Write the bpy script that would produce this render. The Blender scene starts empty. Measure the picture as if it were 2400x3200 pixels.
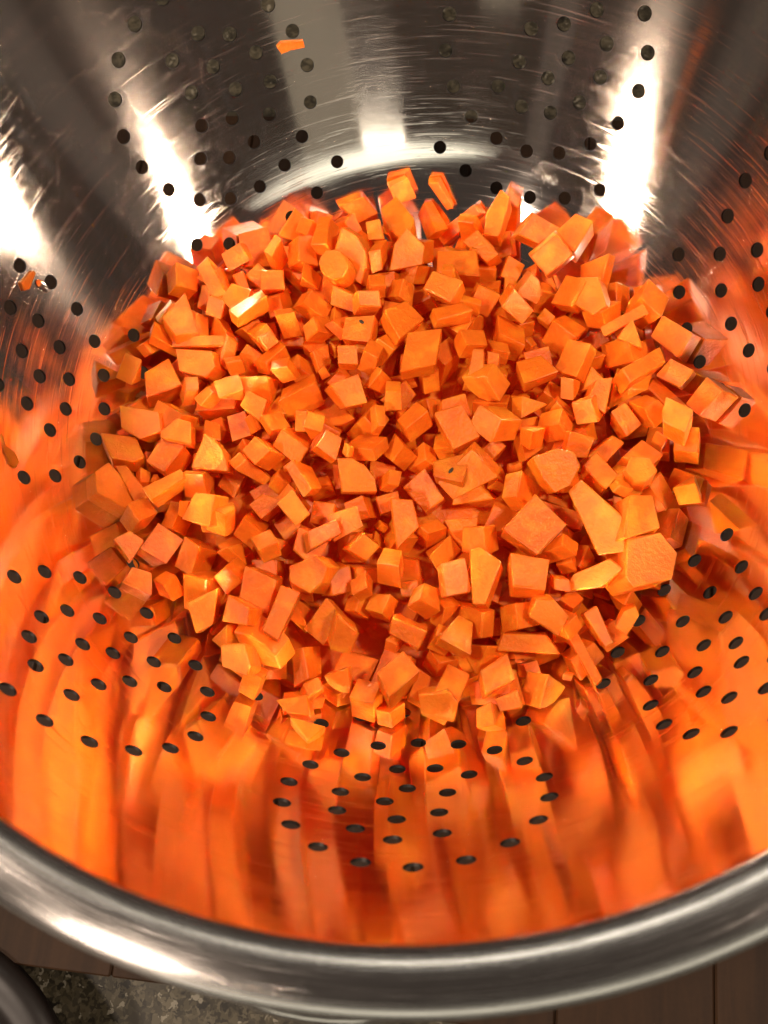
import bpy, bmesh, math, random
import numpy as np
from mathutils import Vector, Matrix, Quaternion
from mathutils.bvhtree import BVHTree
from mathutils.geometry import delaunay_2d_cdt

S = bpy.context.scene
C = S.collection
MM = 0.001
rnd = random.Random(11)

# ------------------------------------------------------------------ camera
CAM = Vector((0.0, -115.84, 286.74)) * MM
YAW, PITCH, ROLL, FPX = -0.1698, 1.2513, -0.3149, 2774.3
FW = Vector((math.sin(YAW)*math.cos(PITCH), math.cos(YAW)*math.cos(PITCH), -math.sin(PITCH)))
RT = Vector((math.cos(YAW), -math.sin(YAW), 0))
UP = RT.cross(FW)
CX = math.cos(ROLL)*RT + math.sin(ROLL)*UP
CY = -math.sin(ROLL)*RT + math.cos(ROLL)*UP
cd = bpy.data.cameras.new('camera')
cam = bpy.data.objects.new('camera', cd); C.objects.link(cam)
cam.matrix_world = Matrix.Translation(CAM) @ Matrix((CX, CY, -FW)).transposed().to_4x4()
cd.sensor_fit = 'VERTICAL'; cd.sensor_height = 36; cd.sensor_width = 27
cd.lens = 36*FPX/3200
cd.clip_start = 0.005; cd.clip_end = 20
cd.dof.use_dof = True; cd.dof.focus_distance = 0.272; cd.dof.aperture_fstop = 17
S.camera = cam

# ------------------------------------------------------------------ room light and exposure
w = bpy.data.worlds.new('World'); S.world = w; w.use_nodes = True
w.node_tree.nodes['Background'].inputs[0].default_value = (0.60, 0.47, 0.39, 1)
w.node_tree.nodes['Background'].inputs[1].default_value = 0.088

def lamp(name, loc, target, size, watts, col, shape='DISK', size_y=None):
    ld = bpy.data.lights.new(name, 'AREA'); ld.shape = shape; ld.size = size
    if size_y: ld.size_y = size_y
    ld.energy = watts; ld.color = col
    o = bpy.data.objects.new(name, ld); C.objects.link(o)
    o.location = loc
    o.rotation_euler = (Vector(target)-Vector(loc)).to_track_quat('-Z', 'Y').to_euler()
    return o
WARM = (1.0, 0.80, 0.64)
lamp('ceiling_lamp', (-1.05, -1.0, 1.35), (0, 0, 0.03), 0.18, 20, WARM)
lamp('ceiling_lamp', (-1.00, 0.10, 1.60), (0, 0, 0.03), 0.18, 16, WARM)
lamp('ceiling_lamp', (0.95, -0.25, 1.55), (0, 0, 0.03), 0.18, 20, WARM)
# unseen dim panels, added so the steel mirrors a pale arc and bands
lamp('unseen_panel', (0.10, -1.7, 0.74), (0, 0, 0.03), 3.0, 5.5, (1.0, 0.95, 0.76), 'RECTANGLE', 0.34)
lamp('unseen_panel', (-0.45, 1.6, 1.35), (0, 0, 0.03), 0.6, 0.8, (1.0, 0.92, 0.72), 'RECTANGLE', 1.7)
lamp('unseen_panel', (1.75, 1.6, 1.35), (0, 0, 0.03), 0.45, 0.6, (1.0, 0.92, 0.72), 'RECTANGLE', 1.7)

lamp('tube_lamp', (0.07, 1.0, 1.70), (0, 0, 0.03), 0.30, 1.2, (1.0, 0.93, 0.80), 'RECTANGLE', 0.08)

S.view_settings.view_transform = 'Standard'; S.view_settings.look = 'None'
S.view_settings.exposure = 0.0; S.view_settings.gamma = 1
S.render.engine = 'CYCLES'
S.cycles.use_denoising = True
S.cycles.max_bounces = 8; S.cycles.glossy_bounces = 6; S.cycles.diffuse_bounces = 5
S.cycles.caustics_reflective = True
S.cycles.blur_glossy = 0.0
S.cycles.adaptive_threshold = 0.02
S.cycles.sample_clamp_indirect = 0.0

# ------------------------------------------------------------------ helpers
def tag(o, label=None, cat=None, group=None, kind=None):
    if label: o['label'] = label
    if cat: o['category'] = cat
    if group: o['group'] = group
    if kind: o['kind'] = kind
    return o
def link(name, me, mat=None, parent=None):
    o = bpy.data.objects.new(name, me); C.objects.link(o)
    if mat is not None and not me.materials: me.materials.append(mat)
    if parent is not None: o.parent = parent
    return o
def empty(name, loc=(0, 0, 0)):
    o = bpy.data.objects.new(name, None); C.objects.link(o); o.location = loc
    o.empty_display_size = 0.02
    return o
def bm_mesh(bm, name='m'):
    me = bpy.data.meshes.new(name); bm.to_mesh(me); bm.free(); return me
def ray(px, py):
    return (FW + CX*((px-1200)/FPX) + CY*((1600-py)/FPX)).normalized()
# bowl profile (mm)
RR, HH, PW, RF = 140.0, 120.37, 2.7704, 42.77
def hz(r): return HH*(max(r-RF, 0)/(RR-RF))**PW
def hzd(r): return HH*PW/(RR-RF)*(max(r-RF, 0)/(RR-RF))**(PW-1)
def plane_hit(px, py, z):       # mm
    d = ray(px, py); o = CAM/MM
    return o + d*((z-o.z)/d.z)
def surf_hit(px, py, fn):       # first hit with z = fn(x, y), mm
    d = ray(px, py); o = CAM/MM; t = 60.0; prev = t
    while t < 700:
        p = o + d*t
        if p.z < fn(p.x, p.y): break
        prev = t; t += 2.0
    a, b = prev, t
    for _ in range(30):
        m = (a+b)/2; p = o+d*m
        if p.z < fn(p.x, p.y): b = m
        else: a = m
    return o + d*a
def wall_fn(x, y): return hz(math.hypot(x, y))

# ------------------------------------------------------------------ materials
def newmat(name):
    m = bpy.data.materials.new(name); m.use_nodes = True
    nt = m.node_tree; return m, nt, nt.nodes['Principled BSDF']
def N(nt, t, **kw):
    n = nt.nodes.new(t)
    for k, v in kw.items():
        if k in n.inputs.keys(): n.inputs[k].default_value = v
        else: setattr(n, k, v)
    return n
def ramp(nt, src, stops):
    r = nt.nodes.new('ShaderNodeValToRGB'); el = r.color_ramp.elements
    while len(el) < len(stops): el.new(0.5)
    for e, (p, c) in zip(el, stops): e.position = p; e.color = (*c, 1)
    nt.links.new(src, r.inputs[0]); return r
def mixc(nt, fac, a, b, mode='MIX'):
    m = nt.nodes.new('ShaderNodeMix'); m.data_type = 'RGBA'; m.blend_type = mode
    for s, v in ((m.inputs[0], fac), (m.inputs[6], a), (m.inputs[7], b)):
        if hasattr(v, 'links') or hasattr(v, 'is_linked'): nt.links.new(v, s)
        elif isinstance(v, (int, float)): s.default_value = v
        else: s.default_value = (*v, 1)
    return m.outputs[2]
def mth(nt, op, a, b=None, clamp=False):
    m = nt.nodes.new('ShaderNodeMath'); m.operation = op; m.use_clamp = clamp
    for i, v in enumerate((a, b)):
        if v is None: continue
        if isinstance(v, (int, float)): m.inputs[i].default_value = v
        else: nt.links.new(v, m.inputs[i])
    return m.outputs[0]

def steel(name, rough, aniso, base=(0.60, 0.57, 0.54), wear=1.0, spread=0.22):
    m, nt, b = newmat(name); L = nt.links.new
    b.inputs['Metallic'].default_value = 1
    uv = N(nt, 'ShaderNodeUVMap'); uv.uv_map = 'uv'
    tc = N(nt, 'ShaderNodeTexCoord')
    # fine brushing that runs round the bowl
    mp = N(nt, 'ShaderNodeMapping'); mp.inputs['Scale'].default_value = (5, 1500, 1); L(uv.outputs[0], mp.inputs[0])
    br = N(nt, 'ShaderNodeTexNoise', Scale=1.0, Detail=3.0, Roughness=0.6); L(mp.outputs[0], br.inputs['Vector'])
    mpb = N(nt, 'ShaderNodeMapping'); mpb.inputs['Scale'].default_value = (4, 480, 1); L(uv.outputs[0], mpb.inputs[0])
    br2 = N(nt, 'ShaderNodeTexNoise', Scale=1.0, Detail=3.0, Roughness=0.7); L(mpb.outputs[0], br2.inputs['Vector'])
    # random scratches in a few directions
    acc = None
    for ang, sc, th in ((0.5, 16, .66), (-0.7, 21, .665), (1.25, 14, .67), (2.2, 26, .655), (0.1, 12, .655), (1.8, 30, .67)):
        mp2 = N(nt, 'ShaderNodeMapping'); mp2.inputs['Rotation'].default_value = (0, 0, ang)
        mp2.inputs['Scale'].default_value = (sc*0.9, sc*32, 1)
        L(uv.outputs[0], mp2.inputs[0])
        n2 = N(nt, 'ShaderNodeTexNoise', Scale=1.0, Detail=2.0); L(mp2.outputs[0], n2.inputs['Vector'])
        r2 = ramp(nt, n2.outputs[0], ((th, (0, 0, 0)), (th+0.05, (1, 1, 1))))
        acc = r2.outputs[0] if acc is None else mth(nt, 'MAXIMUM', acc, r2.outputs[0])
    # smudges and dried water
    sm = N(nt, 'ShaderNodeTexNoise', Scale=26.0, Detail=5.0, Roughness=0.6); L(tc.outputs['Object'], sm.inputs['Vector'])
    smr = ramp(nt, sm.outputs[0], ((0.42, (0, 0, 0)), (0.68, (1, 1, 1))))
    r = mth(nt, 'ADD', mth(nt, 'MULTIPLY', smr.outputs[0], 0.07*wear), rough)
    r = mth(nt, 'ADD', r, mth(nt, 'MULTIPLY', acc, 0.12*wear))
    r = mth(nt, 'ADD', r, mth(nt, 'MULTIPLY', br.outputs[0], 0.02))
    r = mth(nt, 'ADD', r, mth(nt, 'MULTIPLY', mth(nt, 'SUBTRACT', br2.outputs[0], 0.45, True), 0.14))
    L(r, b.inputs['Roughness'])
    col = mixc(nt, mth(nt, 'MULTIPLY', smr.outputs[0], 0.35*wear), base, tuple(c*0.88 for c in base))
    L(col, b.inputs['Base Color'])
    hgt = mth(nt, 'ADD', mth(nt, 'ADD', mth(nt, 'MULTIPLY', br.outputs[0], 0.16), mth(nt, 'MULTIPLY', br2.outputs[0], 0.2)), mth(nt, 'MULTIPLY', acc, -0.7*wear))
    bp = N(nt, 'ShaderNodeBump', Strength=0.16, Distance=0.00006); L(hgt, bp.inputs['Height'])
    L(bp.outputs[0], b.inputs['Normal'])
    tg = N(nt, 'ShaderNodeTangent', direction_type='RADIAL', axis='Z')
    b.inputs['Anisotropic'].default_value = 0.8; b.inputs['Anisotropic Rotation'].default_value = 0.25; L(tg.outputs[0], b.inputs['Tangent'])
    # the brushing spreads part of the light along the bowl's meridians
    g = N(nt, 'ShaderNodeBsdfAnisotropic', Roughness=0.24, Anisotropy=aniso); L(col, g.inputs['Color'])
    L(bp.outputs[0], g.inputs['Normal']); L(tg.outputs[0], g.inputs['Tangent'])
    mx = N(nt, 'ShaderNodeMixShader'); mx.inputs[0].default_value = spread
    L(b.outputs[0], mx.inputs[1]); L(g.outputs[0], mx.inputs[2])
    L(mx.outputs[0], nt.nodes['Material Output'].inputs['Surface'])
    return m
M_steel = steel('brushed_steel', 0.045, 0.93, (0.82, 0.765, 0.71), 0.55, 0.008)
m, nt, b = newmat('punched_edge_steel'); b.inputs['Metallic'].default_value = 1; b.inputs['Base Color'].default_value = (0.045, 0.038, 0.033, 1); b.inputs['Roughness'].default_value = 0.5  # hole walls near black: shade inside the holes put into the colour
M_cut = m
M_rim = steel('polished_rim_steel', 0.15, 0.3, (0.60, 0.57, 0.54), 0.8, 0.06)

def carrot_mat(name, shade=(1, 1, 1)):
    m, nt, b = newmat(name); L = nt.links.new
    geo = N(nt, 'ShaderNodeNewGeometry'); tc = N(nt, 'ShaderNodeTexCoord')
    rp = geo.outputs['Random Per Island']
    base = ramp(nt, rp, ((0.0, (0.70, 0.115, 0.005)), (0.2, (0.88, 0.165, 0.008)), (0.38, (0.84, 0.130, 0.011)), (0.55, (0.92, 0.22, 0.009)),
                         (0.72, (0.78, 0.140, 0.005)), (0.86, (0.90, 0.185, 0.012)), (1.0, (0.88, 0.255, 0.012))))
    off = N(nt, 'ShaderNodeCombineXYZ')
    for i, k in enumerate((13.1, 7.7, 3.3)): L(mth(nt, 'MULTIPLY', rp, k), off.inputs[i])
    va = N(nt, 'ShaderNodeVectorMath', operation='ADD'); L(geo.outputs['Position'], va.inputs[0]); L(off.outputs[0], va.inputs[1])
    vr = N(nt, 'ShaderNodeVectorRotate'); vr.inputs['Axis'].default_value = (0.3, 0.5, 0.8)
    L(va.outputs[0], vr.inputs['Vector']); L(mth(nt, 'MULTIPLY', rp, 40.0), vr.inputs['Angle']); va = vr
    n1 = N(nt, 'ShaderNodeTexNoise', Scale=130.0, Detail=3.0); L(va.outputs[0], n1.inputs['Vector'])
    n2 = N(nt, 'ShaderNodeTexNoise', Scale=900.0, Detail=3.0, Roughness=0.65); L(va.outputs[0], n2.inputs['Vector'])
    core = ramp(nt, n1.outputs[0], ((0.52, (0, 0, 0)), (0.66, (1, 1, 1))))
    c = mixc(nt, mth(nt, 'MULTIPLY', core.outputs[0], 0.65), base.outputs[0], (0.93, 0.30, 0.018))
    dk = ramp(nt, n1.outputs[0], ((0.30, (1, 1, 1)), (0.45, (0, 0, 0))))
    c = mixc(nt, mth(nt, 'MULTIPLY', dk.outputs[0], 0.5), c, (0.62, 0.10, 0.008))
    mp = N(nt, 'ShaderNodeMapping'); mp.inputs['Scale'].default_value = (260, 260, 2600); L(va.outputs[0], mp.inputs[0])
    fib = N(nt, 'ShaderNodeTexNoise', Scale=1.0, Detail=2.0); L(mp.outputs[0], fib.inputs['Vector'])
    c = mixc(nt, mth(nt, 'MULTIPLY', mth(nt, 'SUBTRACT', fib.outputs[0], 0.35, True), 0.5), c, (0.92, 0.25, 0.015))
    if shade != (1, 1, 1): c = mixc(nt, 1.0, c, shade, 'MULTIPLY')
    L(c, b.inputs['Base Color'])
    b.inputs['Roughness'].default_value = 0.38
    b.inputs['Specular IOR Level'].default_value = 0.3
    b.inputs['Subsurface Weight'].default_value = 0.45
    b.inputs['Subsurface Radius'].default_value = (1.0, 0.25, 0.05)
    b.inputs['Subsurface Scale'].default_value = 0.0035
    hh = mth(nt, 'ADD', n2.outputs[0], mth(nt, 'MULTIPLY', n1.outputs[0], 1.5))
    bp = N(nt, 'ShaderNodeBump', Strength=0.5, Distance=0.0006); L(hh, bp.inputs['Height'])
    L(bp.outputs[0], b.inputs['Normal'])
    return m
M_carrot = carrot_mat('carrot_flesh')
M_carrot_brown = carrot_mat('carrot_browned_face', (0.80, 0.80, 0.85))
M_carrot_pale = carrot_mat('carrot_pale_dry_face', (1.0, 1.12, 2.2))

m, nt, b = newmat('dark_speck'); b.inputs['Base Color'].default_value = (0.035, 0.022, 0.01, 1); b.inputs['Roughness'].default_value = 0.8
M_speck = m
m, nt, b = newmat('water'); b.inputs['Base Color'].default_value = (1, 1, 1, 1); b.inputs['Roughness'].default_value = 0.02
b.inputs['IOR'].default_value = 1.33; b.inputs['Transmission Weight'].default_value = 1.0
M_water = m

m, nt, b = newmat('granite'); L = nt.links.new
tc = N(nt, 'ShaderNodeTexCoord')
nz = N(nt, 'ShaderNodeTexNoise', Scale=330.0, Detail=4.0); L(tc.outputs['Object'], nz.inputs['Vector'])
va = mixc(nt, 0.007, tc.outputs['Object'], nz.outputs['Color'], 'ADD')
v1 = N(nt, 'ShaderNodeTexVoronoi', Scale=560.0); L(va, v1.inputs['Vector'])
v2 = N(nt, 'ShaderNodeTexVoronoi', Scale=230.0); L(va, v2.inputs['Vector'])
s1 = N(nt, 'ShaderNodeSeparateColor'); L(v1.outputs['Color'], s1.inputs[0])
s2 = N(nt, 'ShaderNodeSeparateColor'); L(v2.outputs['Color'], s2.inputs[0])
c1 = ramp(nt, s1.outputs[0], ((0.0, (0.006, 0.005, 0.004)), (0.25, (0.02, 0.017, 0.011)), (0.5, (0.055, 0.046, 0.028)), (0.8, (0.09, 0.078, 0.052)), (0.96, (0.24, 0.22, 0.17))))  # speckle tones darkened too, standing in for shade on the counter
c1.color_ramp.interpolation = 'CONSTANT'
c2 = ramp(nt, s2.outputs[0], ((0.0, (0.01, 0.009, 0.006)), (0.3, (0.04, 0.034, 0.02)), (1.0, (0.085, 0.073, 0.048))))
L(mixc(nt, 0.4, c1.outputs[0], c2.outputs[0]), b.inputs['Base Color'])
b.inputs['Roughness'].default_value = 0.4; b.inputs['Specular IOR Level'].default_value = 0.3
M_granite = m

def wood(name, c0, c1):
    m, nt, b = newmat(name); L = nt.links.new
    tc = N(nt, 'ShaderNodeTexCoord'); oi = N(nt, 'ShaderNodeObjectInfo')
    mp = N(nt, 'ShaderNodeMapping'); mp.inputs['Scale'].default_value = (160, 12, 60)
    va = N(nt, 'ShaderNodeVectorMath', operation='ADD'); L(tc.outputs['Object'], va.inputs[0])
    cx = N(nt, 'ShaderNodeCombineXYZ')
    for i in range(3): L(mth(nt, 'MULTIPLY', oi.outputs['Random'], 5.0+i), cx.inputs[i])
    L(cx.outputs[0], va.inputs[1]); L(va.outputs[0], mp.inputs[0])
    n1 = N(nt, 'ShaderNodeTexNoise', Scale=1.0, Detail=5.0, Roughness=0.6, Distortion=0.6); L(mp.outputs[0], n1.inputs['Vector'])
    n2 = N(nt, 'ShaderNodeTexNoise', Scale=900.0, Detail=2.0); L(tc.outputs['Object'], n2.inputs['Vector'])
    r = ramp(nt, n1.outputs[0], ((0.3, c0), (0.7, c1)))
    c = mixc(nt, 0.3, r.outputs[0], mixc(nt, n2.outputs[0], c0, c1))
    hs = N(nt, 'ShaderNodeHueSaturation'); L(c, hs.inputs['Color'])
    L(mth(nt, 'ADD', mth(nt, 'MULTIPLY', oi.outputs['Random'], 0.35), 0.8), hs.inputs['Value'])
    L(hs.outputs[0], b.inputs['Base Color']); b.inputs['Roughness'].default_value = 0.6; b.inputs['Specular IOR Level'].default_value = 0.2
    bp = N(nt, 'ShaderNodeBump', Strength=0.15, Distance=0.0005); L(n1.outputs[0], bp.inputs['Height']); L(bp.outputs[0], b.inputs['Normal'])
    return m
M_wood = wood('shade_toned_wood', (0.014, 0.006, 0.002), (0.038, 0.017, 0.006))  # browns darkened so the colour carries the shade over the board
m, nt, b = newmat('dark_glazed_dish'); b.inputs['Base Color'].default_value = (0.012, 0.009, 0.008, 1); b.inputs['Roughness'].default_value = 0.35
M_dish = m

# ------------------------------------------------------------------ setting: counter and board
ZB = -14.0      # top of the cutting board, mm (the colander's foot stands on it)
TB = 19.0
bm = bmesh.new()
bmesh.ops.create_grid(bm, x_segments=4, y_segments=4, size=1.2)
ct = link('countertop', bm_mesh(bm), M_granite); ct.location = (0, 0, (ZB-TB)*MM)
tag(ct, 'speckled brown and black granite countertop', 'countertop', kind='structure')
# the near edge of the board runs along a straight line in the photograph
e0, e1 = plane_hit(0, 3008, ZB), plane_hit(422, 3065, ZB)
ed = Vector((e1.x-e0.x, e1.y-e0.y, 0)).normalized(); en = Vector((-ed.y, ed.x, 0))     # along, and away from the camera
if en.y < 0: en = -en
board = empty('cutting_board', (0, 0, (ZB-TB)*MM))
tag(board, 'brown wooden cutting board of glued staves under the colander', 'cutting board')
jx = plane_hit(1735, 3190, ZB); j0 = (jx-e0).dot(ed)
staves = [(j0 + k*46.0, j0 + (k+1)*46.0) for k in range(-6, 4)]
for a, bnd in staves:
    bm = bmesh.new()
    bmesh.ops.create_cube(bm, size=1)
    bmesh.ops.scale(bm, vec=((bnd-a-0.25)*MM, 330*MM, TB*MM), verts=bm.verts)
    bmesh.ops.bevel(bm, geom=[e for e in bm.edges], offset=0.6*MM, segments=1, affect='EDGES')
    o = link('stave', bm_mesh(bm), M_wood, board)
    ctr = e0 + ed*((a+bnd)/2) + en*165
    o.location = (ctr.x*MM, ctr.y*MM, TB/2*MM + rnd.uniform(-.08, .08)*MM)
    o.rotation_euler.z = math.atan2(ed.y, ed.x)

# ------------------------------------------------------------------ colander
TH = 0.8
# arc length table
tr = [i*0.05 for i in range(0, 2801)]; ts = [0.0]
for i in range(1, len(tr)): ts.append(ts[-1] + math.hypot(tr[i]-tr[i-1], hz(tr[i])-hz(tr[i-1])))
_ts, _tr = np.array(ts), np.array(tr)
def r_of_s(s): return float(np.interp(s, _ts, _tr))
SC = float(np.interp(117.82, tr, ts)); SMAX = ts[-1]
CENTRES = [139.6, 187.2, 232.6, 279.4, 335.3, 29.5, 83.1]
PAT = [(-5.8, 4.9), (7.7, -0.85), (2.6, -8.4), (4.0, 8.4), (-7.8, -5.5)]
def ringpt(r, a): return (r*math.cos(math.radians(a)), r*math.sin(math.radians(a)))
PAT += [ringpt(19.5, a) for a in (-9.5, 20, 49, 78, -40.5, -72, -103, -134)] + [(-6.7, 16.0)]
PAT += [ringpt(32.6, a) for a in (34.5, 15.8, -4, -25, -46, -67, -88.5, -110, -131, -152, -172.8, 168, 149, 130, 111, 92, 73, 54)]
PAT += [ringpt(47.4, a) for a in (-132, -116, -99, -82, -65, -48)]
RH = 2.25
SEAM = math.radians(256)
holes = []
for c in CENTRES:
    for u, wv in PAT:
        s = SC + wv
        if s > SMAX-3: continue
        r = r_of_s(s); th = math.radians(c) + u/((r+117.82)/2)
        holes.append((th, s))
# planar domain: x = angle * 118 (mm), y = arc length (mm)
KX = 118.0; S0 = 30.0
def wrapx(th): return ((th-SEAM) % (2*math.pi))*KX
WID = 2*math.pi*KX
hc = [(wrapx(t), s, r_of_s(s)) for t, s in holes]
pts, edges = [], []
NSEG = 18
hole_loops = []
for x, s, r in hc:
    idx = []
    for k in range(NSEG):
        a = 2*math.pi*k/NSEG
        pts.append((x + RH*math.cos(a)*KX/r, s + RH*math.sin(a))); idx.append(len(pts)-1)
    for k in range(NSEG): edges.append((idx[k], idx[(k+1) % NSEG]))
    hole_loops.append(idx)
NU, NV = 252, 92
HX = np.array([h[0] for h in hc]); HS = np.array([h[1] for h in hc]); HR = np.array([h[2] for h in hc])
for j in range(NV+1):
    s = S0 + (SMAX-S0)*j/NV
    for i in range(NU+1):
        x = WID*i/NU
        if i not in (0, NU):
            d = np.hypot((HX-x)*HR/KX, HS-s)
            if d.min() < RH+0.75: continue
        pts.append((x, s))
base = len(pts)
# border constraints keep the domain rectangular
vco, _, faces, orig, _, _ = delaunay_2d_cdt([Vector(p) for p in pts], edges, [], 0, 1e-5)
V2 = np.array([(v.x, v.y) for v in vco])
FA = np.array([list(f)[:3] for f in faces]); CT = V2[FA].mean(axis=1)
inside = np.zeros(len(FA), bool)
for x, s, r in hc: inside |= ((CT[:, 0]-x)*r/KX)**2 + (CT[:, 1]-s)**2 < (RH*0.97)**2
keep = [list(f) for f, q in zip(faces, inside) if not q]
omap = {}
for i, o in enumerate(orig):
    for k in o: omap[k] = i
# merge the seam: snap x == WID onto x == 0
key0 = {round(V2[i][1], 3): i for i in range(len(V2)) if V2[i][0] < 1e-3}
remap = list(range(len(V2)))
for i in range(len(V2)):
    if V2[i][0] > WID-1e-3:
        remap[i] = key0.get(round(V2[i][1], 3), i)
def p3(x, s, off=0.0):
    th = SEAM + x/KX; r = r_of_s(s); z = hz(r); d = hzd(r)
    nl = math.hypot(1, d); nr, nz_ = d/nl, -1/nl      # outward normal
    rr = r + nr*off; zz = z + nz_*off
    return (rr*math.sin(th), rr*math.cos(th), zz), (nr*math.sin(th), nr*math.cos(th), nz_)
verts, norms, polys, uvs = [], [], [], []
n2 = len(V2)
for x, s in V2:
    p, n = p3(x, s); verts.append(p); norms.append((-n[0], -n[1], -n[2]))
for x, s in V2:
    p, n = p3(x, s, TH); verts.append(p); norms.append(n)
uvv = [(x/WID, s/SMAX/3.3) for x, s in V2]*2
fuv = []
for f in keep:
    g = [remap[i] for i in f]
    if len(set(g)) < 3: continue
    a, b_, c_ = [Vector(verts[i]) for i in g[:3]]
    nn = (b_-a).cross(c_-a); flip = nn.dot(Vector(norms[g[0]])) < 0
    ff = list(zip(g, f))
    if flip: ff.reverse()
    polys.append([q[0] for q in ff]); fuv.append([uvv[q[1]] for q in ff])
    ff = ff[::-1]
    polys.append([q[0]+n2 for q in ff]); fuv.append([uvv[q[1]] for q in ff])
cut = []
# punched hole walls: own vertices, slightly rounded lip
for (x, s, r), loop in zip(hc, hole_loops):
    b0 = len(verts)
    for k in range(NSEG):
        i = omap[loop[k]]
        a = 2*math.pi*k/NSEG
        pc, _ = p3(x, s); pi = Vector(verts[i]); inn = (Vector(pc)-pi).normalized()
        for src in (i, i+n2):
            verts.append(verts[src]); norms.append(tuple(inn)); uvv.append(uvv[i])
    for k in range(NSEG):
        k2 = (k+1) % NSEG
        q = [b0+2*k, b0+2*k2, b0+2*k2+1, b0+2*k+1]
        A, B, D = Vector(verts[q[0]]), Vector(verts[q[1]]), Vector(verts[q[3]])
        if (B-A).cross(D-A).dot(Vector(norms[q[0]])) < 0: q.reverse()
        polys.append(q); fuv.append([(0.3, 0.3)]*4); cut.append(len(polys)-1)
# closed floor disc
for side in (0, 1):
    z0 = -TH*side; r0 = r_of_s(S0)
    ring = sorted([(V2[i][0], i) for i in range(n2) if abs(V2[i][1]-S0) < 1e-3 and remap[i] == i])
    ctr = len(verts); verts.append((0, 0, hz(r0)-TH*side)); norms.append((0, 0, 1-2*side)); uvv.append((0, 0))
    for k in range(len(ring)):
        i, j = ring[k][1], ring[(k+1) % len(ring)][1]
        q = [ctr, i+n2*side, j+n2*side]
        A, B, D = [Vector(verts[t]) for t in q]
        if (B-A).cross(D-A).z*(1-2*side) < 0: q = [q[0], q[2], q[1]]
        polys.append(q); fuv.append([(0.01, 0.01)]*3)
me = bpy.data.meshes.new('bowl')
me.from_pydata([tuple(c*MM for c in v) for v in verts], [], polys)
ul = me.uv_layers.new(name='uv')
flat = [c for f in fuv for p in f for c in p]
ul.data.foreach_set('uv', flat)
me.polygons.foreach_set('use_smooth', [True]*len(me.polygons))
me.update()
me.normals_split_custom_set_from_vertices(norms)
colander = empty('colander', (0, 0, ZB*MM))
tag(colander, 'brushed stainless steel colander with round clusters of punched holes', 'colander')
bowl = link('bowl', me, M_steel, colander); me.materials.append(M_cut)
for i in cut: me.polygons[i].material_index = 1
bowl.location = (0, 0, -ZB*MM)

def lathe(prof, nseg=256, uvs=True, name='lathe', closed=False):
    bm = bmesh.new(); lay = bm.loops.layers.uv.new('uv')
    rows = []
    for r, z in prof:
        rows.append([bm.verts.new((r*math.sin(2*math.pi*k/nseg)*MM, r*math.cos(2*math.pi*k/nseg)*MM, z*MM)) for k in range(nseg)])
    n = len(rows)
    for j in range(n if closed else n-1):
        for k in range(nseg):
            k2 = (k+1) % nseg; j2 = (j+1) % n
            f = bm.faces.new((rows[j][k], rows[j][k2], rows[j2][k2], rows[j2][k])); f.smooth = True
            for lp, (uu, vv) in zip(f.loops, ((k, j), (k+1, j), (k+1, j+1), (k, j+1))):
                lp[lay].uv = (uu/nseg, vv*0.012)
    bmesh.ops.recalc_face_normals(bm, faces=bm.faces[:])
    return bm_mesh(bm, name)
# rolled rim: flared lip, shallow groove, rounded bead that turns down and back under
prof = [(RR+0.02, HH-0.4), (RR+0.05, HH+0.0)]
for k in range(0, 17):
    a = math.radians(172 - k*9)
    prof.append((RR+5.7 + 5.9*math.cos(a), HH+0.2 + 3.5*math.sin(a)))
er, ez = prof[-1]      # folded edge that turns back under the flange
prof += [(er+0.10, ez-0.12), (er+0.12, ez-0.35), (er-0.1, ez-1.2), (er-0.6, ez-1.9), (er-2.5, ez-2.0), (er-6, ez-1.6)]
rim = link('rim', lathe(prof), M_rim, colander); rim.location = (0, 0, -ZB*MM)
md = rim.modifiers.new('thick', 'SOLIDIFY'); md.thickness = 0.6*MM; md.offset = 0
# foot ring
foot = link('foot_ring', lathe([(58, -1.2), (59.5, -1.6), (60.5, -6), (62, ZB+1), (62.6, ZB+0.3), (61.6, ZB), (60.4, ZB+0.6), (58.8, -6), (57.4, -1.4)]), M_rim, colander)
foot.location = (0, 0, -ZB*MM)
# two wire handles below the rim
def tube(path, rad, nseg=14):
    bm = bmesh.new(); rings = []
    for i, p in enumerate(path):
        p = Vector(p); t = (Vector(path[min(i+1, len(path)-1)])-Vector(path[max(i-1, 0)])).normalized()
        a = t.orthogonal() if i == 0 else (rings[-1][1] - t*rings[-1][1].dot(t))
        a.normalize(); b_ = t.cross(a)
        rings.append(([bm.verts.new((p + (a*math.cos(2*math.pi*k/nseg)+b_*math.sin(2*math.pi*k/nseg))*rad)*MM) for k in range(nseg)], a))
    for i in range(len(rings)-1):
        for k in range(nseg):
            f = bm.faces.new((rings[i][0][k], rings[i][0][(k+1) % nseg], rings[i+1][0][(k+1) % nseg], rings[i+1][0][k])); f.smooth = True
    bm.faces.new(rings[0][0][::-1]); bm.faces.new(rings[-1][0])
    return bm_mesh(bm, 'tube')
for ang in (194, 14):
    path = []
    for k in range(25):
        t = k/24*math.pi
        da = 13*math.cos(t); rr = 135 + 20*math.sin(t)**0.6; zz = 99 + 2*math.sin(t)
        th = math.radians(ang+da); path.append((rr*math.sin(th), rr*math.cos(th), zz))
    h = link('handle', tube(path, 2.6), M_rim, colander); h.location = (0, 0, -ZB*MM)

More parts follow.
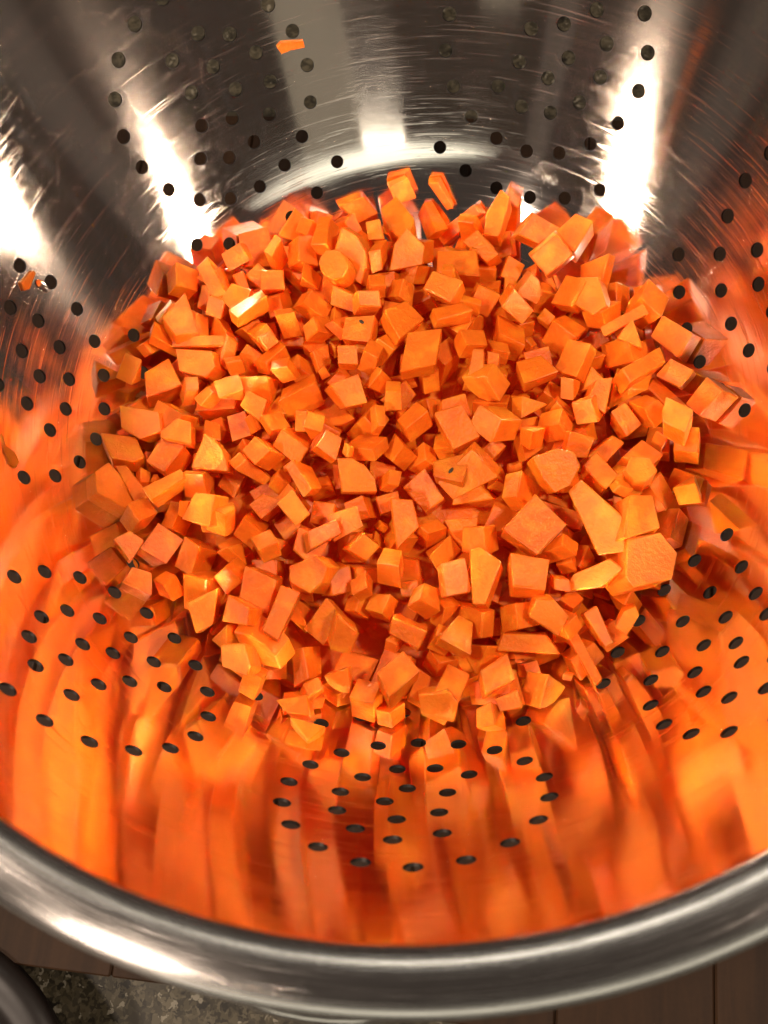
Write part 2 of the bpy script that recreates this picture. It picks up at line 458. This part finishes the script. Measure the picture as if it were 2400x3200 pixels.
# ------------------------------------------------------------------ carrot pieces: settle them with a rigid-body drop (unit = 1 cm)
def piece_bm(poly, thick, taper=0.0, skew=(0, 0), bev=0.35, tilt=(0, 0), rough=0.0):
    """convex-ish prism in mm: outline poly (x, y), centred on z"""
    bm = bmesh.new()
    cx = sum(p[0] for p in poly)/len(poly); cy = sum(p[1] for p in poly)/len(poly)
    lo = [bm.verts.new((p[0]*(1-taper)+cx*taper-skew[0], p[1]*(1-taper)+cy*taper-skew[1], -thick/2)) for p in poly]
    hi = [bm.verts.new((p[0]+skew[0], p[1]+skew[1], thick/2 + tilt[0]*(p[0]-cx) + tilt[1]*(p[1]-cy))) for p in poly]
    n = len(poly)
    bm.faces.new(hi); bm.faces.new(lo[::-1])
    for k in range(n): bm.faces.new((lo[k], lo[(k+1) % n], hi[(k+1) % n], hi[k]))
    bmesh.ops.recalc_face_normals(bm, faces=bm.faces[:])
    if bev: bmesh.ops.bevel(bm, geom=bm.edges[:], offset=bev, segments=1, affect='EDGES', clamp_overlap=True)
    if rough:
        for v in bm.verts: v.co += Vector((rnd.gauss(0, rough), rnd.gauss(0, rough), rnd.gauss(0, rough)))
    return bm
KINDS = {}
def variant(kind):
    if kind == 'cube':
        a, b_ = rnd.uniform(7.5, 12), rnd.uniform(7.0, 11); t = rnd.uniform(6.5, 10)
        j = lambda: rnd.uniform(-1.4, 1.4)
        poly = [(-a/2+j(), -b_/2+j()), (a/2+j(), -b_/2+j()), (a/2+j(), b_/2+j()), (-a/2+j(), b_/2+j())]
    elif kind == 'slab':
        a, b_ = rnd.uniform(10, 15), rnd.uniform(8, 12); t = rnd.uniform(3.5, 6)
        j = lambda: rnd.uniform(-1.8, 1.8)
        poly = [(-a/2+j(), -b_/2+j()), (a/2+j(), -b_/2+j()), (a/2+j(), b_/2+j()), (-a/2+j(), b_/2+j())]
    elif kind == 'stick':
        a, b_ = rnd.uniform(14, 20), rnd.uniform(4.5, 7); t = rnd.uniform(4.5, 7)
        j = lambda: rnd.uniform(-.9, .9)
        poly = [(-a/2+j(), -b_/2+j()), (a/2+j(), -b_/2+j()), (a/2+j(), b_/2+j()), (-a/2+j(), b_/2+j())]
    elif kind == 'wedge':
        a = rnd.uniform(9, 14); b_ = rnd.uniform(8, 12); t = rnd.uniform(5, 9)
        poly = [(-a/2, -b_/2), (a/2, -b_/2+rnd.uniform(-1, 1.5)), (rnd.uniform(-a/2, a/2), b_/2)]
    elif kind == 'crumb':
        a, b_ = rnd.uniform(3.5, 6.5), rnd.uniform(3.5, 6.5); t = rnd.uniform(3, 5.5)
        j = lambda: rnd.uniform(-.8, .8)
        poly = [(-a/2+j(), -b_/2+j()), (a/2+j(), -b_/2+j()), (a/2+j(), b_/2+j()), (-a/2+j(), b_/2+j())]
    else:       # quarter: one rounded skin side
        R_ = rnd.uniform(9, 13); t = rnd.uniform(6, 10); sp = rnd.uniform(70, 105)
        poly = [(0, 0)] + [(R_*math.cos(math.radians(a)), R_*math.sin(math.radians(a))) for a in np.linspace(0, sp, 5)]
        cx = sum(p[0] for p in poly)/6; cy = sum(p[1] for p in poly)/6
        poly = [(p[0]-cx, p[1]-cy) for p in poly]
    bm = piece_bm(poly, t, rnd.uniform(-.06, .12), (rnd.uniform(-.8, .8), rnd.uniform(-.8, .8)), 0.32,
                  (rnd.uniform(-.14, .14), rnd.uniform(-.14, .14)), 0.12)
    return bm_mesh(bm, 'carrot_'+kind)
COUNT = {'cube': 30, 'slab': 14, 'stick': 8, 'wedge': 14, 'quarter': 12, 'crumb': 8}
for k, n in COUNT.items(): KINDS[k] = [variant(k) for _ in range(n)]
WEIGHT = [('cube', .44), ('slab', .13), ('stick', .07), ('wedge', .13), ('quarter', .11), ('crumb', .12)]
def pick():
    x = rnd.random()
    for k, wv in WEIGHT:
        if x < wv: return k
        x -= wv
    return 'cube'

PC = (-16.0, -10.0)      # pile centre, mm
def core_fn(x, y):
    d = math.hypot(x-PC[0], y-PC[1])
    return 22 - 8*(d/82.0)**2
def pile_fn(x, y):
    d = math.hypot(x-PC[0], y-PC[1])
    return max(42 - 15*(d/95.0)**2, hz(math.hypot(x, y)))

bpy.ops.rigidbody.world_add()
rw = S.rigidbody_world
rw.substeps_per_frame = 5; rw.solver_iterations = 7
S.gravity = (0, 0, -98)
rw.point_cache.frame_start = 1; rw.point_cache.frame_end = 400
simcol = bpy.data.collections.new('sim'); C.children.link(simcol)
rw.collection = simcol
CM = 0.1        # mm -> cm
def passive(me_, shape='MESH', name='sim_passive', mw=None):
    o = bpy.data.objects.new(name, me_); C.objects.link(o)
    if mw is not None: o.matrix_world = mw
    simcol.objects.link(o)
    return o
sim_tmp = []
def add_rb(objs, typ, shape):
    bpy.ops.object.select_all(action='DESELECT')
    for o in objs: o.select_set(True)
    bpy.context.view_layer.objects.active = objs[0]
    bpy.ops.rigidbody.objects_add(type=typ)
    for o in objs:
        rb = o.rigid_body; rb.collision_shape = shape; rb.friction = 0.95; rb.restitution = 0.0
        rb.linear_damping = 0.25; rb.angular_damping = 0.45
        rb.use_margin = True; rb.collision_margin = 0.012 if typ == 'ACTIVE' else 0.02
        if typ == 'ACTIVE':
            rb.mass = 1.0; rb.use_deactivation = True
            rb.deactivate_linear_velocity = 0.6; rb.deactivate_angular_velocity = 0.8
# coarse inner bowl
bm = bmesh.new(); rows = []
prf = [0, 25, 45, 55, 65, 72, 79, 86, 93, 100, 107, 114, 121, 128, 134, 140]
for r in prf[1:]:
    rows.append([bm.verts.new((r*math.sin(2*math.pi*k/48)*CM, r*math.cos(2*math.pi*k/48)*CM, hz(r)*CM)) for k in range(48)])
c0 = bm.verts.new((0, 0, 0))
for k in range(48): bm.faces.new((c0, rows[0][(k+1) % 48], rows[0][k]))
for j in range(len(rows)-1):
    for k in range(48): bm.faces.new((rows[j][k], rows[j][(k+1) % 48], rows[j+1][(k+1) % 48], rows[j+1][k]))
simbowl = bpy.data.objects.new('sim_bowl', bm_mesh(bm)); C.objects.link(simbowl)
# core of the heap (packed dice below the visible layers): bumpy mound
bm = bmesh.new(); rows = []
NC = 40
rc_ = random.Random(5)
cc = bm.verts.new((PC[0]*CM, PC[1]*CM, core_fn(*PC)*CM))
for j in range(1, 14):
    d = 82.0*j/13; row = []
    for k in range(NC):
        a = 2*math.pi*k/NC; x = PC[0]+d*math.cos(a); y = PC[1]+d*math.sin(a)
        z = core_fn(x, y) + rc_.uniform(-1.8, 1.8)
        if j == 13: z = max(0.5, hz(math.hypot(x, y)) - 1.0)
        row.append(bm.verts.new((x*CM, y*CM, z*CM)))
    rows.append(row)
for k in range(NC): bm.faces.new((cc, rows[0][k], rows[0][(k+1) % NC]))
for j in range(12):
    for k in range(NC): bm.faces.new((rows[j][k], rows[j+1][k], rows[j+1][(k+1) % NC], rows[j][(k+1) % NC]))
core_me = bm_mesh(bm, 'core')
simcore = bpy.data.objects.new('sim_core', core_me); C.objects.link(simcore)
add_rb([simbowl, simcore], 'PASSIVE', 'MESH')

NP = 710
LIM = 45.0     # highest point of the heap, mm
bulk = []
layer_r = [81, 81, 76, 70, 62, 54]
cand = []
z = 52.0
li = 0
while len(cand) < NP:
    Rl = layer_r[min(li, len(layer_r)-1)]
    sp = 11.0; n = int(Rl//sp)+1
    ox, oy = rnd.uniform(-5, 5), rnd.uniform(-5, 5)
    lay = []
    for i in range(-n, n+1):
        for j in range(-n, n+1):
            x, y = i*sp + (j % 2)*sp/2 + ox, j*sp*0.92 + oy
            if math.hypot(x, y) < Rl: lay.append((PC[0]+x, PC[1]+y, z))
    rnd.shuffle(lay); cand += lay; z += 11.5; li += 1
for x, y, zz in cand[:NP]:
    k = pick(); me_ = rnd.choice(KINDS[k])
    o = bpy.data.objects.new('sim_piece', me_); C.objects.link(o)
    o.rotation_euler = (rnd.uniform(0, 6.28), rnd.uniform(0, 6.28), rnd.uniform(0, 6.28))
    o.location = (x*CM, y*CM, zz*CM); sc = CM*min(1.12, max(0.55, rnd.lognormvariate(-0.20, 0.16))); o.scale = (sc, sc, sc)
    o['pk'] = k; bulk.append(o)
add_rb(bulk, 'ACTIVE', 'CONVEX_HULL')
for o in bulk:
    if o['pk'] in ('cube', 'slab', 'stick', 'crumb'): o.rigid_body.collision_shape = 'BOX'
def run(f0, f1):
    for f in range(f0, f1+1): S.frame_set(f)
run(1, 54)
dg = bpy.context.evaluated_depsgraph_get()
mats = [o.evaluated_get(dg).matrix_world.copy() for o in bulk]
bpy.ops.object.select_all(action='DESELECT')
for o in bulk: o.select_set(True)
bpy.context.view_layer.objects.active = bulk[0]
bpy.ops.rigidbody.objects_remove()
for o, mw in zip(bulk, mats): o.matrix_world = mw
S.frame_set(1)

# dice that came to rest perched above the rest are taken off again
keep_i = []
for bi, o in enumerate(bulk):
    vs = [mats[bi] @ v.co for v in o.data.vertices]
    p = mats[bi].translation/CM; d = math.hypot(p.x-PC[0], p.y-PC[1])
    if max(v.z for v in vs)/CM < LIM - 9*(d/90)**2 and math.hypot(p.x, p.y) < 112: keep_i.append(bi)
    else: bpy.data.objects.remove(o, do_unlink=True)
print('kept', len(keep_i), 'of', len(bulk))
bulk = [bulk[i] for i in keep_i]; mats = [mats[i] for i in keep_i]

# ------------------------------------------------------------------ larger pieces that can be told apart in the photograph
def reg(o, s, l): return [(o[0]+x/s, o[1]+y/s) for x, y in l]
A = lambda *l: reg((900, 550), 1.276, l)
B = lambda *l: reg((1300, 1400), 1.843, l)
D = lambda *l: reg((300, 1450), 1.3825, l)
E = lambda *l: reg((0, 800), 1.3825, l)
circ = lambda x, y, r: [(x+r*math.cos(t*math.pi/6), y+r*math.sin(t*math.pi/6)) for t in range(12)]
HERO = [
 # outline, thickness mm, label, material key
 (B((690,260),(880,440),(710,615),(495,470)), 7.0, 'large flat browned square slab of carrot on top of the heap', 'brown'),
 (B((870,240),(950,170),(1195,395),(1205,605),(1050,620)), 6.5, 'long broad carrot slab with a notched end beside the browned square slab', ''),
 (B((1225,265),(1370,265),(1410,460),(1195,525)), 10, 'bright blocky carrot cube between the long broad slab and the colander wall', ''),
 (B((1210,520),(1400,480),(1505,600),(1480,750),(1250,800),(1205,740)), 13, 'biggest lumpy carrot chunk at the rim of the heap against the wall', ''),
 (B((840,830),(900,720),(1110,630),(1205,690),(1075,790)), 8, 'long pointed carrot wedge beside the biggest lumpy chunk', ''),
 (B((470,1170),(500,1070),(760,1075),(840,1190)), 8, 'long straight carrot bar lying across the front of the heap', ''),
 (B((850,1060),(930,1060),(1075,1340),(1030,1385)), 4.5, 'thin carrot strip that slid down onto the bare steel', ''),
 (B((960,950),(1040,900),(1140,1120),(1090,1150)), 5, 'short carrot strip next to the thin strip on the bare steel', ''),
 (B((1150,1030),(1200,930),(1270,905),(1295,960),(1215,1085)), 6, 'small oval carrot piece lying alone on the steel beside a hole', ''),
 (B((310,580),(370,560),(500,650),(410,900),(330,900)), 7, 'tapering carrot tip with a fibrous end', ''),
 (B((140,660),(280,630),(318,830),(170,860)), 5, 'pale dry rectangular carrot tile beside the tapering tip', 'pale'),
 (B((95,80),(330,15),(270,205),(100,170)), 5, 'brownish four-sided carrot slice with a dark speck', 'brown'),
 (B((660,60),(800,10),(900,20),(950,110),(890,230),(800,270),(740,200)), 9, 'rounded many-sided carrot chunk behind the browned square slab', ''),
 (B((960,110),(1040,20),(1170,160),(1090,250)), 9, '', ''),
 (B((1195,130),(1240,50),(1350,60),(1395,140),(1330,195),(1250,190)), 8, '', ''),
 (B((640,970),(690,865),(790,870),(880,970),(820,1080)), 9, '', ''),
 (B((370,1270),(530,1175),(580,1330),(390,1420)), 9, '', ''),
 (B((10,1420),(190,1400),(255,1470),(230,1580),(30,1540)), 8, '', ''),
 (B((345,1500),(440,1455),(465,1600),(345,1615)), 7, '', ''),
 (B((445,1440),(575,1385),(610,1500),(475,1520)), 7, '', ''),
 (B((130,1090),(235,955),(330,1000),(320,1190)), 5, '', ''),
 (A(*circ(183, 350, 60)), 8, 'round coin-shaped carrot slice on the heap', ''),
 (A((430,260),(475,200),(550,275),(540,350),(400,380)), 8, 'upright pointed carrot piece beside the round coin-shaped slice', ''),
 (A((590,300),(750,295),(765,400),(590,385)), 8, '', ''),
 (A((575,375),(695,415),(650,505),(535,450)), 7, '', ''),
 (A((690,260),(755,210),(840,310),(790,345)), 7, '', ''),
 (A((790,150),(850,55),(885,90),(840,240),(775,235)), 7, 'tall narrow carrot wedge standing at the back of the heap', ''),
 (A((1070,220),(1150,150),(1220,185),(1140,310),(1080,260)), 9, 'tall carrot block leaning on the back wall below the arc of holes', ''),
 (A((365,130),(430,80),(505,170),(470,260),(400,210)), 9, '', ''),
 (A((200,120),(300,80),(360,150),(280,190)), 8, '', ''),
 (A((740,690),(785,690),(785,815),(720,800)), 5, 'pale carrot half with frayed ends beside its twin on the heap', 'pale'),
 (A((792,690),(845,705),(830,815),(790,815)), 5, 'narrow pale carrot sliver with a frayed tail on the heap', 'pale'),
 (A((1310,650),(1375,570),(1420,690)), 7, 'neat triangular carrot wedge near the side wall', ''),
 (A((1240,600),(1420,500),(1445,540),(1260,640)), 5, '', ''),
 (A((1330,770),(1490,680),(1510,740),(1370,830)), 8, '', ''),
 (A((1490,930),(1505,880),(1615,935),(1580,1025),(1490,980)), 9, '', ''),
 (A((1465,790),(1525,720),(1620,770),(1560,840)), 9, '', ''),
 (A((380,530),(470,490),(540,570),(440,655)), 6, '', ''),
 (A((225,560),(350,550),(330,660),(210,650)), 7, 'carrot cube with a small dark speck on its top edge', ''),
 (A((580,945),(690,910),(770,1040),(660,1095)), 7, '', ''),
 (A((1150,400),(1240,400),(1275,520),(1220,555),(1130,500)), 7, '', ''),
 (A((1195,900),(1230,810),(1300,800),(1270,950)), 7, '', ''),
 (D((800,520),(890,550),(790,765),(720,720)), 8, 'long upright carrot bar on the front slope of the heap', ''),
 (D((830,440),(950,390),(1000,440),(970,520),(920,560),(830,510)), 8, 'five-sided carrot piece behind the long upright bar', ''),
 (D((385,600),(530,535),(500,700),(430,740)), 9, '', ''),
 (D((540,680),(565,560),(660,620),(650,700)), 9, '', ''),
 (D((535,780),(640,775),(665,870),(655,920),(540,880)), 9, '', ''),
 (D((1005,800),(1040,650),(1135,730),(1100,825)), 9, 'bright pyramid-like carrot wedge on the front slope', ''),
 (D((910,290),(1040,235),(1065,300),(930,370)), 7, '', 'brown'),
 (D((1270,140),(1370,150),(1400,270),(1300,370)), 7, '', ''),
 (D((1215,900),(1330,800),(1405,890),(1270,1010)), 9, '', ''),
 (D((1275,655),(1430,720),(1390,800),(1260,730)), 7, '', ''),
 (D((365,240),(430,120),(520,130),(490,270)), 8, '', ''),
 (D((835,1090),(1000,1130),(920,1200)), 4, 'flat triangular carrot slice at the front foot of the heap', ''),
 (D((115,510),(160,440),(245,470),(245,570)), 8, '', ''),
 (D((75,320),(150,285),(215,330),(150,420)), 8, '', ''),
 (D((75,5),(130,0),(235,140),(165,165)), 7, '', ''),
 (D((200,100),(370,20),(390,60),(245,160)), 7, '', ''),
 (D((775,1015),(915,990),(930,1085),(830,1075)), 7, '', ''),
 (E((740,350),(985,340),(990,390),(735,395)), 5, 'thin straight carrot strip lying flat at the side of the heap', ''),
 (E((620,500),(730,440),(790,560),(630,610)), 8, '', ''),
 (E((750,400),(920,410),(935,480),(890,530),(770,500)), 8, '', ''),
 (E((850,50),(900,0),(980,170),(920,190)), 8, '', ''),
 (E((700,260),(800,150),(860,330),(760,350)), 8, '', ''),
 (E((510,640),(690,670),(700,760),(600,790),(520,740)), 9, '', ''),
 (E((430,760),(590,780),(630,870),(590,890),(480,870)), 8, '', ''),
 (E((410,930),(470,890),(640,1080),(560,1100),(420,1020)), 7, '', ''),
 (E((690,760),(760,700),(830,720),(830,820),(690,790)), 8, '', ''),
 (E((1120,60),(1220,60),(1230,150),(1120,150)), 8, '', ''),
 (E((955,180),(1000,110),(1090,140),(1040,270)), 8, '', ''),
 (E((1040,650),(1070,580),(1160,620),(1130,720)), 8, '', ''),
]
def shoelace(p): return sum(p[i][0]*p[(i+1) % len(p)][1]-p[(i+1) % len(p)][0]*p[i][1] for i in range(len(p)))/2
# height of the settled bulk
tri_v, tri_f, tri_o = [], [], []
for bi, o in enumerate(bulk):
    b0 = len(tri_v); mw = mats[bi]
    tri_v += [mw @ v.co for v in o.data.vertices]
    for p in o.data.polygons: tri_f.append([b0+i for i in p.vertices]); tri_o.append(bi)
bvh = BVHTree.FromPolygons(tri_v, tri_f)
def top(x, y):      # mm
    h = bvh.ray_cast(Vector((x*CM, y*CM, 30)), Vector((0, 0, -1)))
    z = h[0].z/CM if h[0] else -99
    return max(z, hz(math.hypot(x, y)))
hero_me, hmats = [], []
gone = set()
o3 = CAM/MM
for out, th, lab, mk in HERO:
    cx = sum(p[0] for p in out)/len(out); cy = sum(p[1] for p in out)/len(out); d0 = ray(cx, cy)
    # where the line of sight meets the settled dice
    h = bvh.ray_cast(o3*CM, d0)
    cw = surf_hit(cx, cy, wall_fn)
    c = h[0]/CM if h[0] and (h[0]/CM-o3).length < (cw-o3).length else cw
    # local slope of the heap under the footprint
    sm = [(dx, dy, top(c.x+dx, c.y+dy)) for dx in (-7, -3.5, 0, 3.5, 7) for dy in (-7, -3.5, 0, 3.5, 7)]
    M_ = np.array([(a, b_, 1) for a, b_, _ in sm]); zz = np.array([q_[2] for q_ in sm])
    gx, gy, z0 = np.linalg.lstsq(M_, zz, rcond=None)[0]
    gl = math.hypot(gx, gy); k = 0.75*min(1.0, 0.42/(gl+1e-6))
    nrm = Vector((-gx*k + rnd.gauss(0, .11), -gy*k + rnd.gauss(0, .11), 1)).normalized()
    pz = float(np.percentile(zz, 62)) + th*0.18
    pz = max(pz, hz(math.hypot(c.x, c.y)) + 0.5*th/nrm.z)
    pz = min(pz, LIM - 3 - 0.3*th)
    c = o3 + d0*((pz-o3.z)/d0.z)
    if pz - hz(math.hypot(c.x, c.y)) < th:       # lies on bare steel: follow the wall
        r = math.hypot(c.x, c.y); dd = hzd(r); nrm = Vector((-dd*c.x/r, -dd*c.y/r, 1)).normalized()
        c = surf_hit(cx, cy, lambda x, y: hz(math.hypot(x, y)) + 0.5*th/nrm.z)
    tocam = (o3-c).normalized()
    if nrm.dot(tocam) < 0.72: nrm = (nrm + tocam*0.8).normalized()
    q = nrm.to_track_quat('Z', 'Y'); qi = q.inverted(); loc = []
    ctop = c + nrm*th*0.5
    for px, py in out:
        d = ray(px, py); t = (ctop-o3).dot(nrm)/d.dot(nrm)
        v = qi @ (o3 + d*t - ctop); loc.append((v.x*0.98, v.y*0.98))
    if shoelace(loc) < 0: loc.reverse()
    me_ = bm_mesh(piece_bm(loc, th, rnd.uniform(-.02, .08), (rnd.uniform(-.3, .3), rnd.uniform(-.3, .3)), 0.35, (rnd.uniform(-.05, .05), rnd.uniform(-.05, .05)), 0.10), 'carrot_hero')
    mw = Matrix.LocRotScale(c*CM, q, Vector((CM, CM, CM)))
    hero_me.append(me_); hmats.append(mw)
    # dice that this piece displaces
    P_ = np.array(loc); Q_ = np.roll(P_, -1, axis=0); ex = Q_-P_
    for bi, o in enumerate(bulk):
        bc = qi @ (mats[bi].translation/CM - c)
        if bc.length > 20: continue
        cnt = 0
        vs = o.data.vertices
        for v in vs:
            l = qi @ ((mats[bi] @ v.co)/CM - c)
            if l.z > -th*0.42 and np.all(ex[:, 0]*(l.y-P_[:, 1]) - ex[:, 1]*(l.x-P_[:, 0]) > 0): cnt += 1
        if cnt > len(vs)*0.22: gone.add(bi)
print('displaced', len(gone))
print('heights', [[round(top(x, y)) for x in range(-100, 101, 25)] for y in range(-100, 101, 25)])
bulk_me = [o.data for bi, o in enumerate(bulk) if bi not in gone]; bulk_k = [o['pk'] for bi, o in enumerate(bulk) if bi not in gone]
mats = [m_ for bi, m_ in enumerate(mats) if bi not in gone]
for o in bulk+[simbowl, simcore]: bpy.data.objects.remove(o, do_unlink=True)
bpy.ops.rigidbody.world_remove()
C.children.unlink(simcol); bpy.data.collections.remove(simcol)
S.gravity = (0, 0, -9.81)

# which settled pieces show: cast the camera's rays once
tri_v, tri_f, tri_o = [], [], []
allp = [(me_, mw) for me_, mw in zip(bulk_me, mats)] + [(me_, mw) for me_, mw in zip(hero_me, hmats)]
for i, (me_, mw) in enumerate(allp):
    b0 = len(tri_v); tri_v += [mw @ v.co for v in me_.vertices]
    for p in me_.polygons: tri_f.append([b0+t for t in p.vertices]); tri_o.append(i)
bvh = BVHTree.FromPolygons(tri_v, tri_f)
seen = [0]*len(allp)
co = CAM*100
for py in range(450, 2450, 10):
    for px in range(150, 2300, 10):
        h = bvh.ray_cast(co, ray(px, py))
        if h[2] is not None: seen[tri_o[h[2]]] += 1
print('visible pieces', sum(1 for s in seen if s > 0), 'of', len(allp))

FIX = Matrix.Scale(0.01, 4)     # cm -> m
def real(mw):
    l, q, s = mw.decompose(); return Matrix.LocRotScale(l*0.01, q, s*0.01)
KLAB = {'cube': ('carrot_cube', 'small squarish diced carrot cube in the heap', 'squarish carrot dice'),
        'slab': ('carrot_slice', 'thin flat four-sided carrot slab in the heap', 'flat carrot slabs'),
        'stick': ('carrot_stick', 'short narrow carrot stick in the heap', 'narrow carrot sticks'),
        'wedge': ('carrot_wedge', 'small three-cornered carrot wedge in the heap', 'three-cornered carrot wedges'),
        'quarter': ('carrot_quarter', 'carrot quarter with one rounded side in the heap', 'rounded carrot quarters'),
        'crumb': ('carrot_crumb', 'tiny carrot crumb between larger pieces of the heap', 'tiny carrot crumbs')}
MATK = {'': M_carrot, 'brown': M_carrot_brown, 'pale': M_carrot_pale}
nb = len(bulk_me)
specks = []
for i, (out, th, lab, mk) in enumerate(HERO):
    o = link('carrot_piece', hero_me[i], MATK[mk]); o.matrix_world = real(hmats[i])
    if lab: tag(o, lab, 'carrot piece')
    else: tag(o, 'chunky carrot piece lying on the surface of the heap', 'carrot piece', 'chunky carrot pieces on the heap')
    if 'speck' in lab: specks.append(o)
for o in specks:
    bm = bmesh.new(); bmesh.ops.create_icosphere(bm, subdivisions=2, radius=1.0)
    for v in bm.verts: v.co = Vector((v.co.x*1.1, v.co.y*0.6, v.co.z*0.35)) * rnd.uniform(0.8, 1.15)
    s = link('speck', bm_mesh(bm), M_speck, o)
    zt = max(v.co.z for v in o.data.vertices); s.location = (1.2, 1.5, zt*0.93)
order = sorted(range(nb), key=lambda i: -seen[i])
n_ind = 300 - len(HERO)
indiv = [i for i in order[:n_ind] if seen[i] >= 4]
for k, n_ in COUNT.items():
    for me_ in KINDS[k]: me_.materials.append(M_carrot)
for i in indiv:
    nm, lab, grp = KLAB[bulk_k[i]]
    o = link(nm, bulk_me[i]); o.matrix_world = real(mats[i])
    p = mats[i].translation/CM
    if p.z - hz(math.hypot(p.x, p.y)) < 13:
        lab, grp = lab.replace('in the heap', 'at the foot of the heap against the steel') if 'crumb' not in nm else 'tiny carrot crumb at the foot of the heap against the steel', grp + ' against the steel'
    elif p.z > 40:
        lab, grp = (lab.replace('in the heap', 'on the crown of the heap') if 'crumb' not in nm else 'tiny carrot crumb on the crown of the heap'), grp + ' on the crown'
    tag(o, lab, 'carrot piece', grp)
rest = [i for i in range(nb) if i not in set(indiv)]
bm = bmesh.new()
for i in rest:
    t = bulk_me[i].copy(); t.transform(real(mats[i])); bm.from_mesh(t); bpy.data.meshes.remove(t)
t = core_me.copy(); t.transform(FIX); bm.from_mesh(t); bpy.data.meshes.remove(t)
heap = link('diced_carrot', bm_mesh(bm, 'heap'), M_carrot)
tag(heap, 'packed diced carrot filling the heap below its surface pieces', 'diced carrot', kind='stuff')

# ------------------------------------------------------------------ scraps on the wall, water, dish
def on_wall(px, py, lift=0.0):
    p = surf_hit(px, py, wall_fn); r = math.hypot(p.x, p.y); d = hzd(r); nl = math.hypot(1, d)
    n = Vector((-d*p.x/r/nl, -d*p.y/r/nl, 1/nl))
    return (p + n*lift)*MM, n
def scrap(name, outline, thick, lab, px, py, mat=M_carrot, cat='carrot scrap'):
    c, n = on_wall(px, py, thick*0.45); q = n.to_track_quat('Z', 'Y'); qi = q.inverted()
    loc = []
    for x, y in outline:
        d = ray(x, y); t = (c-CAM).dot(n)/d.dot(n); v = qi @ ((CAM + d*t - c)/MM); loc.append((v.x, v.y))
    if shoelace(loc) < 0: loc.reverse()
    bm = piece_bm(loc, thick, 0.05, (0, 0), 0.15, (0, 0), 0.12)
    o = link(name, bm_mesh(bm), mat); o.scale = (MM, MM, MM); o.location = c; o.rotation_mode = 'QUATERNION'; o.rotation_quaternion = q
    tag(o, lab, cat); return o
F1 = lambda *l: reg((0, 0), 1.3825, l)
F2 = lambda *l: reg((0, 700), 2.37, l)
scrap('carrot_scrap', F1((1195,205),(1215,180),(1310,175),(1315,205),(1260,215),(1215,232)), 1.2, 'bright orange carrot scrap stuck high on the back wall among holes', 910, 146)
scrap('carrot_scrap', F2((150,435),(240,340),(262,370),(215,480),(175,495)), 1.0, 'small orange carrot scrap stuck on the side wall beside a water drop', 87, 876)
scrap('carrot_peel', E((5,760),(22,820),(62,850),(84,895),(66,918),(40,900),(18,850)), 0.6, 'thin brownish carrot peel stuck low on the side wall', 30, 1420, M_carrot_brown, 'carrot peel')
c, n = on_wall(132, 893)
bm = bmesh.new(); bmesh.ops.create_uvsphere(bm, u_segments=20, v_segments=12, radius=1)
for v in bm.verts:
    v.co.z = v.co.z*0.9 if v.co.z > 0 else v.co.z*0.1
    v.co.x *= 1.5*MM; v.co.y *= 2.9*MM; v.co.z *= 1.0*MM
for f in bm.faces: f.smooth = True
o = link('water_drop', bm_mesh(bm), M_water); o.location = c; o.rotation_mode = 'QUATERNION'; o.rotation_quaternion = n.to_track_quat('Z', 'Y')
tag(o, 'clear water drop on the side wall beside a carrot scrap', 'water drop')

zc = ZB-TB
dc = plane_hit(-400, 3610, zc+22)
dish = empty('dark_dish', (dc.x*MM, dc.y*MM, zc*MM))
tag(dish, 'round dark glazed dish on the granite beside the board', 'dish')
p_edge = plane_hit(55, 3150, zc+22)
Rd = math.hypot(p_edge.x-dc.x, p_edge.y-dc.y)
link('rim', lathe([(Rd-9, 18), (Rd-7, 21), (Rd-3, 22.5), (Rd+2, 22.5), (Rd+6, 21), (Rd+7, 18.5), (Rd+5, 16.5), (Rd-5, 16)], 96, closed=True), M_dish, dish)
link('dish_bowl', lathe([(Rd-6, 18.2), (Rd-9, 12), (Rd-14, 4), (Rd-22, 0.8), (1, 0.4)], 96), M_dish, dish)
